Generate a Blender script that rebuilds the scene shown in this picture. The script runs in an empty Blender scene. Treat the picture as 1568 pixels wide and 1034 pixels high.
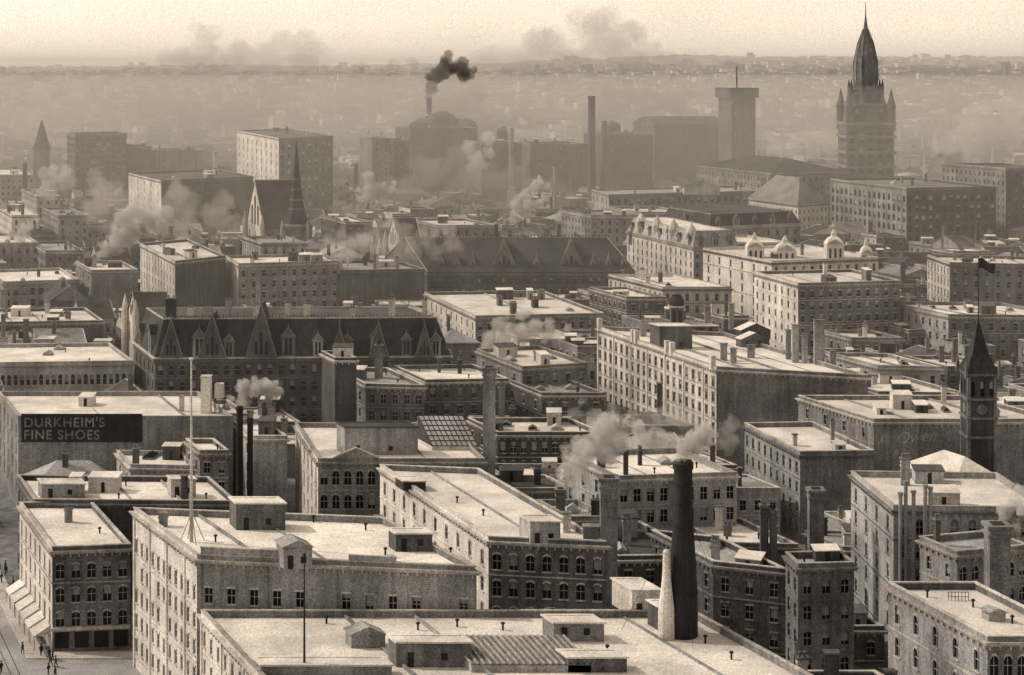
import bpy, bmesh, math, random
from mathutils import Vector, Matrix
random.seed(7)
R = random.Random(11)
H=95.0; F=2600.0; YH=100.0; KX=-0.455
def P(px,py,z):
    d=F*(H-z)/(py-YH); return Vector(((px-784)*d/F,d,z))
def PD(px,py,d):
    return Vector(((px-784)*d/F,d,H-(py-YH)*d/F))
UP=Vector((0,0,1)); E2=Vector((KX,1,0)).normalized(); UX=Vector((1,0,0)); UY=Vector((0,1,0))
SC=bpy.context.scene; COL=SC.collection
# ---------------------------------------------------------------- materials
def tone(v,t=1.0): return (v, v*(1-0.035*t), v*(1-0.08*t), 1)
MATS={}
def mk(name,v,var=0.25,rough=0.9,scale=0.35,fine=2.5,streak=True,brick=False,objvar=0.3,spec=0.2,tnt=None,grain=.2,bump=True):
    if tnt is None: tnt=1.0 if v>.4 else -.8
    m=bpy.data.materials.new(name); m.use_nodes=True; nt=m.node_tree; N=nt.nodes; L=nt.links
    b=N['Principled BSDF']; b.inputs['Roughness'].default_value=rough
    b.inputs['Specular IOR Level'].default_value=spec
    geo=N.new('ShaderNodeNewGeometry')
    def noise(sc,det,src):
        n=N.new('ShaderNodeTexNoise'); n.inputs['Scale'].default_value=sc; n.inputs['Detail'].default_value=det
        n.inputs['Roughness'].default_value=0.65
        L.new(src,n.inputs['Vector']); return n.outputs['Fac']
    def mr(src,a,c,lo=0.3,hi=0.7):
        n=N.new('ShaderNodeMapRange'); n.inputs['From Min'].default_value=lo; n.inputs['From Max'].default_value=hi
        n.inputs['To Min'].default_value=a; n.inputs['To Max'].default_value=c; L.new(src,n.inputs['Value']); return n.outputs['Result']
    def mul(a,c):
        n=N.new('ShaderNodeMath'); n.operation='MULTIPLY'; L.new(a,n.inputs[0]); L.new(c,n.inputs[1]); return n.outputs[0]
    pos=geo.outputs['Position']
    f=mr(noise(scale*0.25,4,pos),1-var*1.3,1+var*0.6,.36,.62)
    f=mul(f,mr(noise(fine,2,pos),1-var*0.9,1+var*0.7))
    if grain: f=mul(f,mr(noise(5.5,1,pos),1-grain*1.6,1+grain,.35,.62))
    if streak:
        mp=N.new('ShaderNodeMapping'); mp.inputs['Scale'].default_value=(1.1,1.1,0.09); L.new(pos,mp.inputs['Vector'])
        f=mul(f,mr(noise(0.9,3,mp.outputs[0]),1-var*1.2,1+var*0.4))
    if objvar>0:
        oi=N.new('ShaderNodeObjectInfo'); f=mul(f,mr(oi.outputs['Random'],1-objvar,1+objvar*0.5,0,1))
    if brick:
        w=N.new('ShaderNodeTexWave'); w.bands_direction='Z'; w.inputs['Scale'].default_value=1.3; w.inputs['Distortion'].default_value=0.6
        L.new(pos,w.inputs['Vector']); f=mul(f,mr(w.outputs['Fac'],0.84,1.1,0,1))
    vm=N.new('ShaderNodeVectorMath'); vm.operation='SCALE'; vm.inputs[0].default_value=tone(v,tnt)[:3]; L.new(f,vm.inputs['Scale'])
    L.new(vm.outputs[0],b.inputs['Base Color'])
    if bump:
        bp=N.new('ShaderNodeBump'); bp.inputs['Strength'].default_value=0.35; bp.inputs['Distance'].default_value=0.08
        L.new(noise(fine*1.6,1,pos),bp.inputs['Height']); L.new(bp.outputs[0],b.inputs['Normal'])
    MATS[name]=m; return m
mk('cream',0.62,0.22,objvar=0.18); mk('stone',0.36,0.3,brick=True,objvar=.35); mk('brick',0.21,0.34,brick=True,objvar=.45); mk('dark',0.11,0.35,brick=True,objvar=.35)
mk('soot',0.03,0.3,bump=False); mk('trim',0.48,0.28,objvar=0.35,bump=False); mk('trimd',0.2,0.3,bump=False)
mk('rcream',0.66,0.2,streak=False,objvar=0.2,scale=0.5,grain=.15); mk('rgrey',0.26,0.3,streak=False,scale=0.5,objvar=.4); mk('rdark',0.08,0.35,streak=False)
mk('slate',0.05,0.45,brick=True,objvar=0.25,rough=0.8); mk('glass',0.012,0.3,rough=0.3,streak=False,objvar=0.3,spec=0.2,grain=0,bump=False)
mk('blind',0.3,0.25,streak=False,grain=0,bump=False); mk('sash',0.36,0.1,streak=False,grain=0,bump=False); mk('iron',0.025,0.35,rough=0.65,bump=False)
mk('white',0.75,0.08,streak=True,objvar=0.05,bump=False); mk('ground',0.19,0.6,streak=False,scale=0.035,fine=.3,objvar=0,bump=False); mk('asphalt',0.3,0.25,streak=False,objvar=0,bump=False)
mk('pave',0.45,0.2,streak=False,objvar=0,bump=False); mk('foliage',0.055,0.4,streak=False,objvar=0,bump=False); mk('letter',0.25,0.4,fine=1.3,streak=False,bump=False,grain=.3,objvar=0); mk('faded',0.42,0.35,fine=1.2,bump=False,grain=.3,objvar=0); mk('signb',0.03,0.3,bump=False)
mk('canvas',0.62,0.2,streak=False,bump=False); mk('coat',0.04,0.3,streak=False,objvar=0.6,grain=0,bump=False); mk('towerst',.12,.3,brick=True,objvar=.1,bump=False)
# ---------------------------------------------------------------- mesh builder
class MB:
    def __init__(s): s.v=[]; s.f=[]
    def face(s,*pts):
        i=len(s.v); s.v.extend([tuple(p) for p in pts]); s.f.append(tuple(range(i,i+len(pts))))
    def box(s,o,u,v,w):
        o=Vector(o);a,b,c,d=o,o+u,o+u+v,o+v; e,f,g,h=a+w,b+w,c+w,d+w
        i=len(s.v); s.v.extend([tuple(p) for p in (a,b,c,d,e,f,g,h)])
        for q in ((0,3,2,1),(4,5,6,7),(0,1,5,4),(1,2,6,5),(2,3,7,6),(3,0,4,7)): s.f.append(tuple(i+k for k in q))
    def cbox(s,c,u,n,w,dp,h):
        s.box(c-u*(w/2)-n*(dp/2),u*w,n*dp,UP*h)
    def lathe(s,c,prof,n=12,rot=0.0):
        i0=len(s.v)
        for r,z in prof:
            for k in range(n):
                a=rot+2*math.pi*k/n; s.v.append((c.x+r*math.cos(a),c.y+r*math.sin(a),c.z+z))
        for j in range(len(prof)-1):
            for k in range(n):
                k2=(k+1)%n; s.f.append((i0+j*n+k,i0+j*n+k2,i0+(j+1)*n+k2,i0+(j+1)*n+k))
        s.f.append(tuple(i0+(len(prof)-1)*n+k for k in range(n)))
        s.f.append(tuple(i0+n-1-k for k in range(n)))
    def obj(s,name,mat,parent):
        if not s.f: return None
        me=bpy.data.meshes.new(name); me.from_pydata(s.v,[],s.f); me.update()
        o=bpy.data.objects.new(name,me); me.materials.append(MATS[mat] if isinstance(mat,str) else mat); COL.objects.link(o)
        if parent: o.parent=parent
        return o
class Parts:
    def __init__(s,name):
        s.e=bpy.data.objects.new(name,None); COL.objects.link(s.e); s.p={}
    def g(s,part,mat):
        k=(part,mat)
        if k not in s.p: s.p[k]=MB()
        return s.p[k]
    def done(s):
        for (part,mat),mb in s.p.items(): mb.obj(part,mat,s.e)
        return s.e
def inset(c,t):
    n=len(c); out=[]
    for i in range(n):
        p=c[i]; a=(c[(i+1)%n]-p).normalized(); b=(c[(i-1)%n]-p).normalized()
        sn=abs(a.x*b.y-a.y*b.x); k=t/max(sn,0.2); out.append(p+a*k+b*k)
    return out
def ring(mb,c,o,i,z0,z1):
    A=inset(c,o); B=inset(c,i)
    def at(p,z): return Vector((p.x,p.y,z))
    for k in range(len(c)):
        j=(k+1)%len(c)
        mb.face(at(A[k],z1),at(A[j],z1),at(B[j],z1),at(B[k],z1)); mb.face(at(A[k],z0),at(A[j],z0),at(A[j],z1),at(A[k],z1))
        mb.face(at(B[k],z0),at(B[j],z0),at(B[j],z1),at(B[k],z1)); mb.face(at(A[k],z0),at(A[j],z0),at(B[j],z0),at(B[k],z0))
def facade(S,wm,p,q,z0,z1,cols,sh=3.9,ww=1.15,wh=2.1,tm=2.2,arch=0,rows=9,detail=1,trim='trim',skip=0.0,pil=False):
    W=S.g('walls',wm); G=S.g('windows','glass'); BL=S.g('blinds','blind'); T=S.g('window_trim',trim); SA=S.g('sashes','sash')
    p=Vector((p.x,p.y,0)); q=Vector((q.x,q.y,0)); Ln=(q-p).length
    u=(q-p)/Ln; n=Vector((u.y,-u.x,0)); 
    def pt(x,z,o=0.0): return p+u*x+UP*z+n*o
    def strip(x0,x1,za,zb):
        if x1-x0>1e-4 and zb-za>1e-4: W.face(pt(x0,za),pt(x1,za),pt(x1,zb),pt(x0,zb))
    if cols<=0: strip(0,Ln,z0,z1); return
    pitch=Ln/cols; ww=min(ww,pitch*0.62); r=0.28; prev=z1; zt=z1-tm; k=0
    while zt-wh>z0+0.8 and k<rows:
        strip(0,Ln,zt,prev); zb=zt-wh; xs=0
        for i in range(cols):
            x0=i*pitch+(pitch-ww)/2; x1=x0+ww
            if skip and R.random()<skip: continue
            strip(xs,x0,zb,zt); xs=x1
            if arch:
                rise=ww*(0.5 if arch==2 else 0.22); m=6; pts=[]
                for a in range(m+1):
                    t=a/m; h=math.sin(math.pi*t)*rise if arch==1 else math.sqrt(max(0,1-(2*t-1)**2))*rise
                    pts.append((x0+ww*t,zt-rise+h))
                for a in range(m):
                    (xa,za),(xb,zb2)=pts[a],pts[a+1]
                    W.face(pt(xa,za),pt(xb,zb2),pt(xb,zt),pt(xa,zt)); W.face(pt(xa,za),pt(xb,zb2),pt(xb,zb2,-r),pt(xa,za,-r))
                    if detail: 
                        T.face(pt(xa,za+.02,.1),pt(xb,zb2+.02,.1),pt(xb,zb2+.32,.1),pt(xa,za+.32,.1)); T.face(pt(xa,za+.32,.1),pt(xb,zb2+.32,.1),pt(xb,zb2+.32,0),pt(xa,za+.32,0))
                zs=zt-rise
            else:
                zs=zt; W.face(pt(x0,zt),pt(x1,zt),pt(x1,zt,-r),pt(x0,zt,-r))
                if detail: T.box(pt(x0-.15,zt,-.05),u*(ww+.3),n*.17,UP*.28)
            W.face(pt(x0,zb),pt(x0,zs),pt(x0,zs,-r),pt(x0,zb,-r)); W.face(pt(x1,zb),pt(x1,zs),pt(x1,zs,-r),pt(x1,zb,-r))
            W.face(pt(x0,zb),pt(x1,zb),pt(x1,zb,-r),pt(x0,zb,-r))
            G.face(pt(x0,zb,-r),pt(x1,zb,-r),pt(x1,zt,-r),pt(x0,zt,-r))
            if R.random()<0.4:
                hb=R.choice([0.3,0.5,0.5,0.75]); BL.face(pt(x0+.08,zt-wh*hb,-r+.03),pt(x1-.08,zt-wh*hb,-r+.03),pt(x1-.08,zt,-r+.03),pt(x0+.08,zt,-r+.03))
            if detail:
                T.box(pt(x0-.15,zb-.2,-.05),u*(ww+.3),n*.2,UP*.2)
                SA.box(pt(x0,zb+wh*.5,-r),u*ww,n*.09,UP*.09)
                if detail>1: SA.box(pt((x0+x1)/2-.035,zb,-r),u*.07,n*.07,UP*wh)
        strip(xs,Ln,zb,zt); prev=zb
        if detail and k%2==0: T.box(pt(0.01,zt-sh+ .75,-.05),u*(Ln-.02),n*.16,UP*.2)
        zt-=sh; k+=1
    strip(0,Ln,z0,prev)
    if pil:
        for i in range(cols+1):
            if i%3: continue
            x=min(max(i*pitch,.36),Ln-.36); W.box(pt(x-.35,z0,-.02),u*.7,n*.2,UP*(z1-1.3-z0))
def stack(S,c,u,n,w,dp,h,mat='brick',pots=0):
    m=S.g('chimneys',mat); t=S.g('chimney_caps','trimd')
    m.cbox(c,u,n,w,dp,h); m.cbox(c+UP*(h-.75),u,n,w+.22,dp+.22,.3); t.cbox(c+UP*h,u,n,w+.34,dp+.34,.22)
    for i in range(pots):
        x=(i+.5)/pots*w-w/2; t.lathe(c+u*x+UP*(h+.2),[(.2,0),(.17,.6),(.22,.65),(.22,.75)],8)
def vent(S,q): S.g('vents','iron').lathe(q,[(.14,0),(.14,.8),(.3,.85),(.26,1.05),(.05,1.15)],8)
def clutter(S,c,zr,n,rnd,near=True):
    e1=c[1]-c[0]; e2=c[3]-c[0]; l1=e1.length; l2=e2.length; u=e1/l1; v=e2/l2; nn=Vector((-u.y,u.x,0)); used=[]
    for i in range(n):
        for _ in range(8):
            a=rnd.uniform(.1,.9); b=rnd.uniform(.12,.88)
            if all(abs(a-x)*l1>3.6 or abs(b-y)*l2>3.6 for x,y in used): break
        else: continue
        used.append((a,b)); q=c[0]+e1*a+e2*b; q=Vector((q.x,q.y,zr)); k=rnd.random()
        if k<.36:
            stack(S,q,u,nn,rnd.uniform(.7,1.6),.8,rnd.uniform(1.6,4.6),rnd.choice(['brick','cream','dark','stone']),rnd.choice([0,2,3]))
        elif k<.54:
            w,l,h=rnd.uniform(1.4,2.6),rnd.uniform(1.8,3.5),.5; m=S.g('skylight_curbs','stone'); m.cbox(q,u,nn,w,l,h)
            g=S.g('skylights','blind' if rnd.random()<.5 else 'glass'); t=q+UP*h; a1=t-u*w/2*1.06; a2=t+u*w/2*1.06; hl=nn*l*.53; rg=UP*.7
            g.face(a1-hl,t-hl+rg,t+hl+rg,a1+hl); g.face(a2-hl,t-hl+rg,t+hl+rg,a2+hl); g.face(a1-hl,a2-hl,t-hl+rg); g.face(a1+hl,a2+hl,t+hl+rg)
        elif k<.84:
            w,l,h=rnd.uniform(1.6,5.5),rnd.uniform(2,4.5),rnd.uniform(1.2,3.4); m=S.g('bulkheads',rnd.choice(['stone','brick','cream','dark'])); m.cbox(q,u,nn,w,l,h)
            r=S.g('bulkhead_roofs',rnd.choice(['rcream','rdark'])); a=q+UP*(h+.004)-u*(w/2+.15)-nn*(l/2+.15); r.box(a,u*(w+.3),nn*(l+.3)+UP*.35,UP*.14)
            S.g('doors','iron').box(q-u*.35-nn*(l/2+.03),u*.7,nn*.05,UP*min(h-.2,1.9))
        else: vent(S,q)
HERO=[]
def corners(fl,fr,rl,z,dep=None):
    a=P(fl[0],fl[1],z); b=P(fr[0],fr[1],z)
    if dep: d=a+Vector((KX*dep,dep,0))
    elif isinstance(rl,tuple): d=P(rl[0],rl[1],z)
    else:
        d2=F*(H-z)/(rl-YH); d=a+Vector((KX*(d2-a.y),d2-a.y,0))
    return [a,b,b+d-a,d]
def bld(name,fl,fr,rl,z,wall='brick',roof='rcream',fc=None,lc=None,sh=3.9,ww=1.15,wh=2.1,tm=2.4,arch=0,par=.9,cor=True,clut=4,lit_side=None,rows=9,C=None,finish=True,skip=0,pil=False,trim=None,hero=True,dep=None,back=True):
    S=Parts(name); c=C or corners(fl,fr,rl,z,dep)
    if hero: HERO.append([Vector((p.x,p.y)) for p in c])
    if trim is None: trim=R.choice(['trim','trimd','trim'])
    d=c[0].y; det=2 if d<420 else (1 if d<700 else 0)
    Lf=(c[1]-c[0]).length; Ll=(c[3]-c[0]).length
    if fc is None: fc=max(1,int(Lf/3.3))
    if lc is None: lc=max(1,int(Ll/3.3))
    lit_side=lit_side or wall  # left walls often take a paler tone than the front: sunlight painted in
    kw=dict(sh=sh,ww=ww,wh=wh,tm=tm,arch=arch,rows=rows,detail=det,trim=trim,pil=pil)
    facade(S,wall,c[0],c[1],0,z,fc,skip=skip,**kw); facade(S,lit_side,c[3],c[0],0,z,lc,skip=skip,**kw)
    kw['detail']=0; kw['rows']=3; kw['arch']=0
    facade(S,wall,c[1],c[2],0,z,max(1,lc//2) if (lc and back) else 0,**kw); facade(S,wall,c[2],c[3],0,z,max(1,fc//2) if (fc and back) else 0,**kw)
    zr=z-par; I=inset(c,.35)
    if par>0:
        W=S.g('parapet',wall)
        for k in range(4):
            a,b=I[k],I[(k+1)%4]; W.face(Vector((a.x,a.y,zr)),Vector((b.x,b.y,zr)),Vector((b.x,b.y,z)),Vector((a.x,a.y,z)))
        ring(S.g('coping','trim'),c,-.1,.45,z,z+.16)
    S.g('roof',roof).face(*[Vector((p.x,p.y,zr+(.003 if par>0 else .01))) for p in I])
    if par>0 and d<620 and Lf>14:
        k=max(1,int(Lf/11))
        for i in range(1,k+1):
            if R.random()<.55:
                o=I[0]+(I[1]-I[0])*(i/(k+1)); S.g('roof_ridges',R.choice(['stone','rgrey'])).box(Vector((o.x,o.y,zr+.005)),UX*.28,(I[3]-I[0])*.995,UP*R.choice([.12,.3,.5]))
    if cor:
        T=S.g('cornice',trim); zc=z-1.15
        ring(T,c,-.5,.02,zc+.28,zc+.55); ring(T,c,-.3,.02,zc,zc+.277)
        if d<700:
            for (a,b) in ((c[0],c[1]),(c[3],c[0])):
                L_=(b-a).length; u=(b-a)/L_; n=Vector((u.y,-u.x,0)); m=int(L_/1.3)
                for i in range(m+1):
                    x=.3+i*(L_-.6)/max(m,1); q=a+u*x; T.box(Vector((q.x,q.y,zc-.45))-u*.12-n*.02,u*.24,n*.3,UP*.447)
    if clut: clutter(S,I,zr,clut,R)
    if finish: S.done()
    S.c=c; S.zr=zr
    return S
def penthouse(S,px0,px1,yt,yb,zb,depth,wall='stone',roof='rcream',gable=False):
    a=P(px0,yb,zb); b=P(px1,yb,zb); b.y=a.y; h=(yb-yt)*a.y/F
    v=Vector((KX,1,0)).normalized()*depth; c=[a,b,b+v,a+v]; 
    W=S.g('penthouse_walls',wall); W.box(a,b-a,v,UP*h)
    wd=(b-a).length
    if wd>3.2 and h>1.9: S.g('penthouse_doors','iron').box(a+(b-a)*.15+UP*.02-UY*.05,UX*.8,UY*.04,UP*min(1.9,h-.3)); S.g('penthouse_windows','glass').box(a+(b-a)*.6+UP*.9-UY*.05,UX*.8,UY*.04,UP*min(.9,h-1.2))
    r=S.g('penthouse_roof',roof)
    if gable:
        e=.3; u=(b-a).normalized(); t=UP*(h+.01); A=a-u*e-v.normalized()*e+t; B=b+u*e-v.normalized()*e+t; vv=v+v.normalized()*2*e; rg=(B-A)/2+UP*(b-a).length*.25
        for s0 in (0,1):
            o=A if s0==0 else B; r.face(o,o+vv,A+rg+vv,A+rg)
        W.face(A,B,A+rg); W.face(A+vv,B+vv,A+rg+vv)
    else: ring(r,c,-.2,.3,zb+h+.002,zb+h+.22); r.face(*[p+UP*(h+.12) for p in c])
def tall(name,px,yt,wpx,d,zb=0,shape='sq',mat='brick'):
    S=Parts(name)
    top=PD(px,yt,d); w=wpx*d/F; c=Vector((top.x,d,zb)); h=top.z-zb; m=S.g('shaft',mat); t=S.g('cap','trimd' if mat!='iron' else 'iron')
    if shape=='sq':
        m.cbox(c,UX,UY,w*1.12,w*1.12,h*.35); m.cbox(c+UP*h*.35,UX,UY,w,w,h*.65-.5); 
        m.cbox(c+UP*(h-1.6),UX,UY,w*1.18,w*1.18,.4); t.cbox(c+UP*(h-.5),UX,UY,w*1.22,w*1.22,.5)
        S.g('flue','soot').cbox(c+UP*h,UX,UY,w*.6,w*.6,.12)
    else:
        r=w/2; m.lathe(c,[(r*1.25,0),(r*1.1,h*.4),(r,h-1.0),(r*1.15,h-.95),(r*1.15,h-.3),(r*.95,h),(r*.7,h),(r*.7,h-1)],16)
        for k in range(1,6): t.lathe(c+UP*(h*k/6.5),[(r*(1.27-.05*k),0),(r*(1.27-.05*k),.16)],16)
    S.done()
# ---------------------------------------------------------------- roof forms
def finial(S,p,h=1.6,mat='trimd'): S.g('finials',mat).lathe(p,[(.16,-.1),(.1,h*.4),(.22,h*.5),(.1,h*.6),(.02,h)],6)
def mansard(S,c,z,zt,ins,dn,dl,roof='slate',top='rdark',gw=2.2):
    I=inset(c,ins); m=S.g('mansard_roof',roof)
    at=lambda p,h: Vector((p.x,p.y,h))
    for k in range(4):
        j=(k+1)%4; m.face(at(c[k],z),at(c[j],z),at(I[j],zt),at(I[k],zt))
        A,B=at(c[k],z),at(I[k],zt); S.g('hip_flashings','trimd').box(A-UX*.12,UX*.24,B-A,UP*.15)
    S.g('roof_deck',top).face(*[at(p,zt) for p in I]); ring(S.g('cresting','trim'),I,-.15,.25,zt,zt+.3); ring(S.g('eaves','trim'),c,-.45,.2,z-.35,z+.1)
    L1=(I[1]-I[0]).length; u=(I[1]-I[0])/L1
    for i in range(int(L1/.9)): S.g('iron_cresting','iron').box(at(I[0],zt+.3)+u*(i*.9),u*.12,UY*.06,UP*(.9 if i%2 else .55))
    for (a,b,cnt) in ((c[0],c[1],dn),(c[3],c[0],dl)):
        L_=(b-a).length; u=(b-a)/L_; n=Vector((u.y,-u.x,0))
        for i in range(cnt):
            q=a+u*(L_*(i+.5)/cnt); q=Vector((q.x,q.y,z+.15)); w=gw*(1.35 if i%3==1 else 1); h=(zt-z)*.42*(1.25 if i%3==1 else 1)
            W=S.g('dormer_walls','stone' if i%2 else 'trimd'); W.box(q-u*w/2-n*ins*1.1,u*w,n*(ins*1.1),UP*h)
            S.g('dormer_windows','glass').box(q-u*w*.28+UP*.3,u*w*.22,n*.03,UP*(h-.6)); S.g('dormer_windows','glass').box(q+u*w*.06+UP*.3,u*w*.22,n*.03,UP*(h-.6))
            t=S.g('dormer_gables','slate'); e=.3; A=q-u*(w/2+e)+n*e+UP*(h+.01); B=q+u*(w/2+e)+n*e+UP*(h+.01); rg=q+n*e+UP*(h+w*.75); bk=-n*(ins*1.2+e)
            t.face(A,rg,rg+bk,A+bk); t.face(B,rg,rg+bk,B+bk); S.g('dormer_pediments','trimd').face(A-n*.2,B-n*.2,rg-n*.2)
            tb=S.g('dormer_rakes','trim'); tb.box(A-n*.05,(rg-A),n*.12,UP*.18); tb.box(B-n*.05,(rg-B),n*.12,UP*.18); finial(S,rg-n*.1,1.1)
def gableroof(S,c,z,zr,axis,roof='slate',wall='brick',over=.4,rake='trim'):
    at=lambda p,h: Vector((p.x,p.y,h)); u=(c[1]-c[0]).normalized(); v=(c[3]-c[0]).normalized()
    if axis=='x':
        e1=[c[0]-u*over-v*over,c[1]+u*over-v*over]; e2=[c[3]-u*over+v*over,c[2]+u*over+v*over]
    else:
        e1=[c[0]-u*over-v*over,c[3]-u*over+v*over]; e2=[c[1]+u*over-v*over,c[2]+u*over+v*over]
    m=S.g('roof',roof); r=[(e1[i]+e2[i])/2 for i in (0,1)]
    m.face(at(e1[0],z),at(e1[1],z),at(r[1],zr),at(r[0],zr)); m.face(at(e2[0],z),at(e2[1],z),at(r[1],zr),at(r[0],zr))
    W=S.g('gable_ends',wall); prs=[((c[0],c[3]),(c[1],c[2]))] if axis=='x' else [((c[0],c[1]),(c[3],c[2]))]
    for a,b in prs[0]:
        W.face(at(a,z),at(b,z),at((a+b)/2,zr-.05))
    rk=S.g('rakes',rake)
    for k in (0,1):
        for e in (e1[k],e2[k]): rk.box(at(e,z+.03),at(r[k],zr+.03)-at(e,z+.03),v*.3 if axis!='x' else u*.3,UP*.18)
    rk.box(at(r[0],zr),at(r[1],zr)-at(r[0],zr),u*.2 if axis!='x' else v*.2,UP*.25)
def hiproof(S,c,z,zr,roof='rgrey',over=.5):
    at=lambda p,h: Vector((p.x,p.y,h)); e=inset(c,-over); m=S.g('hip_roof',roof)
    ce=sum(e,Vector())/4; u=(e[1]-e[0]); v=(e[3]-e[0])
    if u.length>v.length: h=u*max(0,.5-.5*v.length/u.length); r=[ce-h,ce+h]; 
    else: h=v*max(0,.5-.5*u.length/v.length); r=[ce-h,ce+h]
    A,B=at(r[0],zr),at(r[1],zr); E=[at(p,z) for p in e]
    if u.length>v.length: m.face(E[0],E[1],B,A); m.face(E[2],E[3],A,B); m.face(E[3],E[0],A); m.face(E[1],E[2],B)
    else: m.face(E[0],E[1],A); m.face(E[2],E[3],B); m.face(E[3],E[0],A,B); m.face(E[1],E[2],B,A)
    ring(S.g('eaves','trim'),c,-over-.05,.1,z-.3,z-.01)
# ================================================================ FOREGROUND
S=bld('stone_office_building',(302,850),(728,868),(205,778),25,'stone','rcream',lit_side='cream',fc=12,lc=11,tm=4.6,wh=2.2,sh=3.9,clut=0,finish=False,skip=0.1,pil=True,trim='trim')
penthouse(S,362,437,772,812,24.1,4,'brick'); penthouse(S,434,478,838,872,24.1,3.5,'stone','rgrey',True); penthouse(S,606,662,818,845,24.1,3,'dark')
stack(S,P(250,806,24.1),UX,UY,1.2,1,2,'stone',0)
c=S.c; e=(c[1]-c[0]); eu=e.normalized()
S.g('raised_parapet','stone').box(c[0]+UP*.17+eu*.5,eu*(e.length*.29),UY*.45,UP*.9); S.g('raised_coping','trim').box(c[0]+UP*1.075+eu*.4-UY*.1,eu*(e.length*.29+.2),UY*.65,UP*.15)
S.g('raised_parapet','stone').box(c[0]+UP*.17+eu*(e.length*.55),eu*(e.length*.17),UY*.45,UP*.7)
for px,py in ((330,830),(480,800),(560,812),(690,850),(590,850)): vent(S,P(px,py,24.1))
S.done()
S=bld('commercial_block',(410,1045),(1262,1045),(308,935),19,'brick','rcream',lit_side='cream',lc=9,clut=0,finish=False,wh=2.2,pil=True,trim='trim')
penthouse(S,538,590,972,993,18.1,2.4,'stone','rgrey',True); penthouse(S,607,722,985,1022,18.1,3,'brick','rcream')
penthouse(S,848,925,955,983,18.1,3.5,'stone'); penthouse(S,968,1012,905,945,18.1,6,'cream','rcream'); penthouse(S,1008,1040,930,966,18.1,3,'dark','rcream')
penthouse(S,400,600,1020,1040,18.1,3.2,'stone'); penthouse(S,870,960,1008,1030,18.1,3,'dark','rcream')
a=P(722,1030,18.1); b=P(905,1030,18.1); v=Vector((KX,1,0)).normalized()*8; u=b-a
S.g('skylight_curb','stone').box(a,u,v,UP*.9); gl=S.g('ribbed_skylight','trimd'); gl.face(a+UP*1,b+UP*1,b+v+UP*2.2,a+v+UP*2.2)
S.g('skylight_back','stone').box(a+v,u,v*.03,UP*2.2)
for i in range(19):
    q=a+u*(i/18)+UP*1.02; S.g('skylight_ribs','trim').box(q-Vector((.12,0,0)),Vector((.24,0,0)),v+UP*1.2,UP*.2)
for px,py in ((770,965),(700,960),(930,1000),(1080,985),(1120,1010),(500,955),(640,965)): vent(S,P(px,py,18.1))
S.done()
def flagpole(name,px,yt,yb,zb,r=.09,guys=True):
    S=Parts(name); b=P(px,yb,zb); t=PD(px,yt,b.y); m=S.g('pole','cream' if guys else 'iron'); h=t.z-zb
    m.lathe(b,[(r*1.7,0),(r*1.3,h*.3),(r*.6,h-.2),(r*1.8,h-.1),(r*1.8,h+.15),(.02,h+.25)],8)
    if guys:
        for k in range(4):
            a=k*math.pi/2+.5; q=b+Vector((math.cos(a)*1.9,math.sin(a)*1.9,0)); e=b+UP*4.5
            S.g('struts','cream').box(q,Vector((.14,0,0)),Vector((0,.14,0)),e-q)
    return S
flagpole('flagpole',293,550,830,24.1,.17).done(); flagpole('mast',466,850,1036,18.1,.1,False).done()
S=Parts('iron_smokestack'); d0=229; xt=(1042-784)*d0/F; zt=PD(1042,705,d0).z; m=S.g('stack','iron')
prof=[(2.0,18.1),(1.95,24),(1.75,28),(1.4,33),(1.28,36),(1.25,zt-1.2),(1.42,zt-1.1),(1.42,zt-.3),(1.2,zt),(1.0,zt),(1.0,zt-1.5)]
m.lathe(Vector((xt+.35,d0,0)),prof,20)
for z in (21,24,27,30,33,36,38.5): 
    rr=2.03 if z<25 else (1.8 if z<29 else (1.5 if z<34 else 1.33)); S.g('bands','iron').lathe(Vector((xt+.35,d0,z)),[(rr,0),(rr,.2)],20)
m=S.g('breeching','cream'); b0=Vector((xt-2.0,d0-1.2,18.1)); m.lathe(b0,[(1.15,0),(1.1,4),(.6,8),(.45,11.5),(.5,11.6),(.3,11.9)],12)
for k in range(3):
    a=.6+k*2.1; q=Vector((xt+.35+math.cos(a)*9,d0+math.sin(a)*5,18.15)); t=Vector((xt+.35,d0,36)); S.g('guy_wires','iron').box(q,Vector((.05,0,0)),Vector((0,.05,0)),t-q)
S.done()
S=bld('brick_warehouse',(748,822),(928,830),(582,712),22,'brick','rcream',lit_side='cream',fc=7,lc=10,arch=1,ww=1.3,wh=2.4,sh=4.1,tm=2.6,clut=0,finish=False,trim='trim')
penthouse(S,812,858,800,835,21.1,4,'stone','rcream'); penthouse(S,618,652,738,752,21.1,4,'dark')
for px,py in ((700,770),(650,760),(740,790),(800,800)): vent(S,P(px,py,21.1))
stack(S,P(905,832,21.1),UX,UY,2.4,1.6,2.6,'brick',0); stack(S,P(868,815,21.1),UX,UY,1.2,1,3,'cream',0)
S.done()
tall('brick_chimney',932,730,26,262); tall('brick_chimney',858,748,14,300); tall('brick_chimney',1170,772,12,292,mat='dark'); tall('brick_chimney',1184,780,10,292)
bld('boiler_house',(945,852),(1080,850),800,14,'dark','rdark',clut=3,fc=4)
bld('brick_row_building',(1092,860),(1204,872),812,17,'dark','rgrey',clut=4,fc=3)
bld('brick_tenement',(1222,864),(1308,862),(1203,846),20,'brick','rgrey',fc=3,lc=2,clut=2,arch=1)
S=bld('tall_brick_store',(1368,775),(1610,778),(1303,722),24,'stone','rcream',lit_side='stone',fc=9,lc=4,clut=5,finish=False,arch=1)
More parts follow.
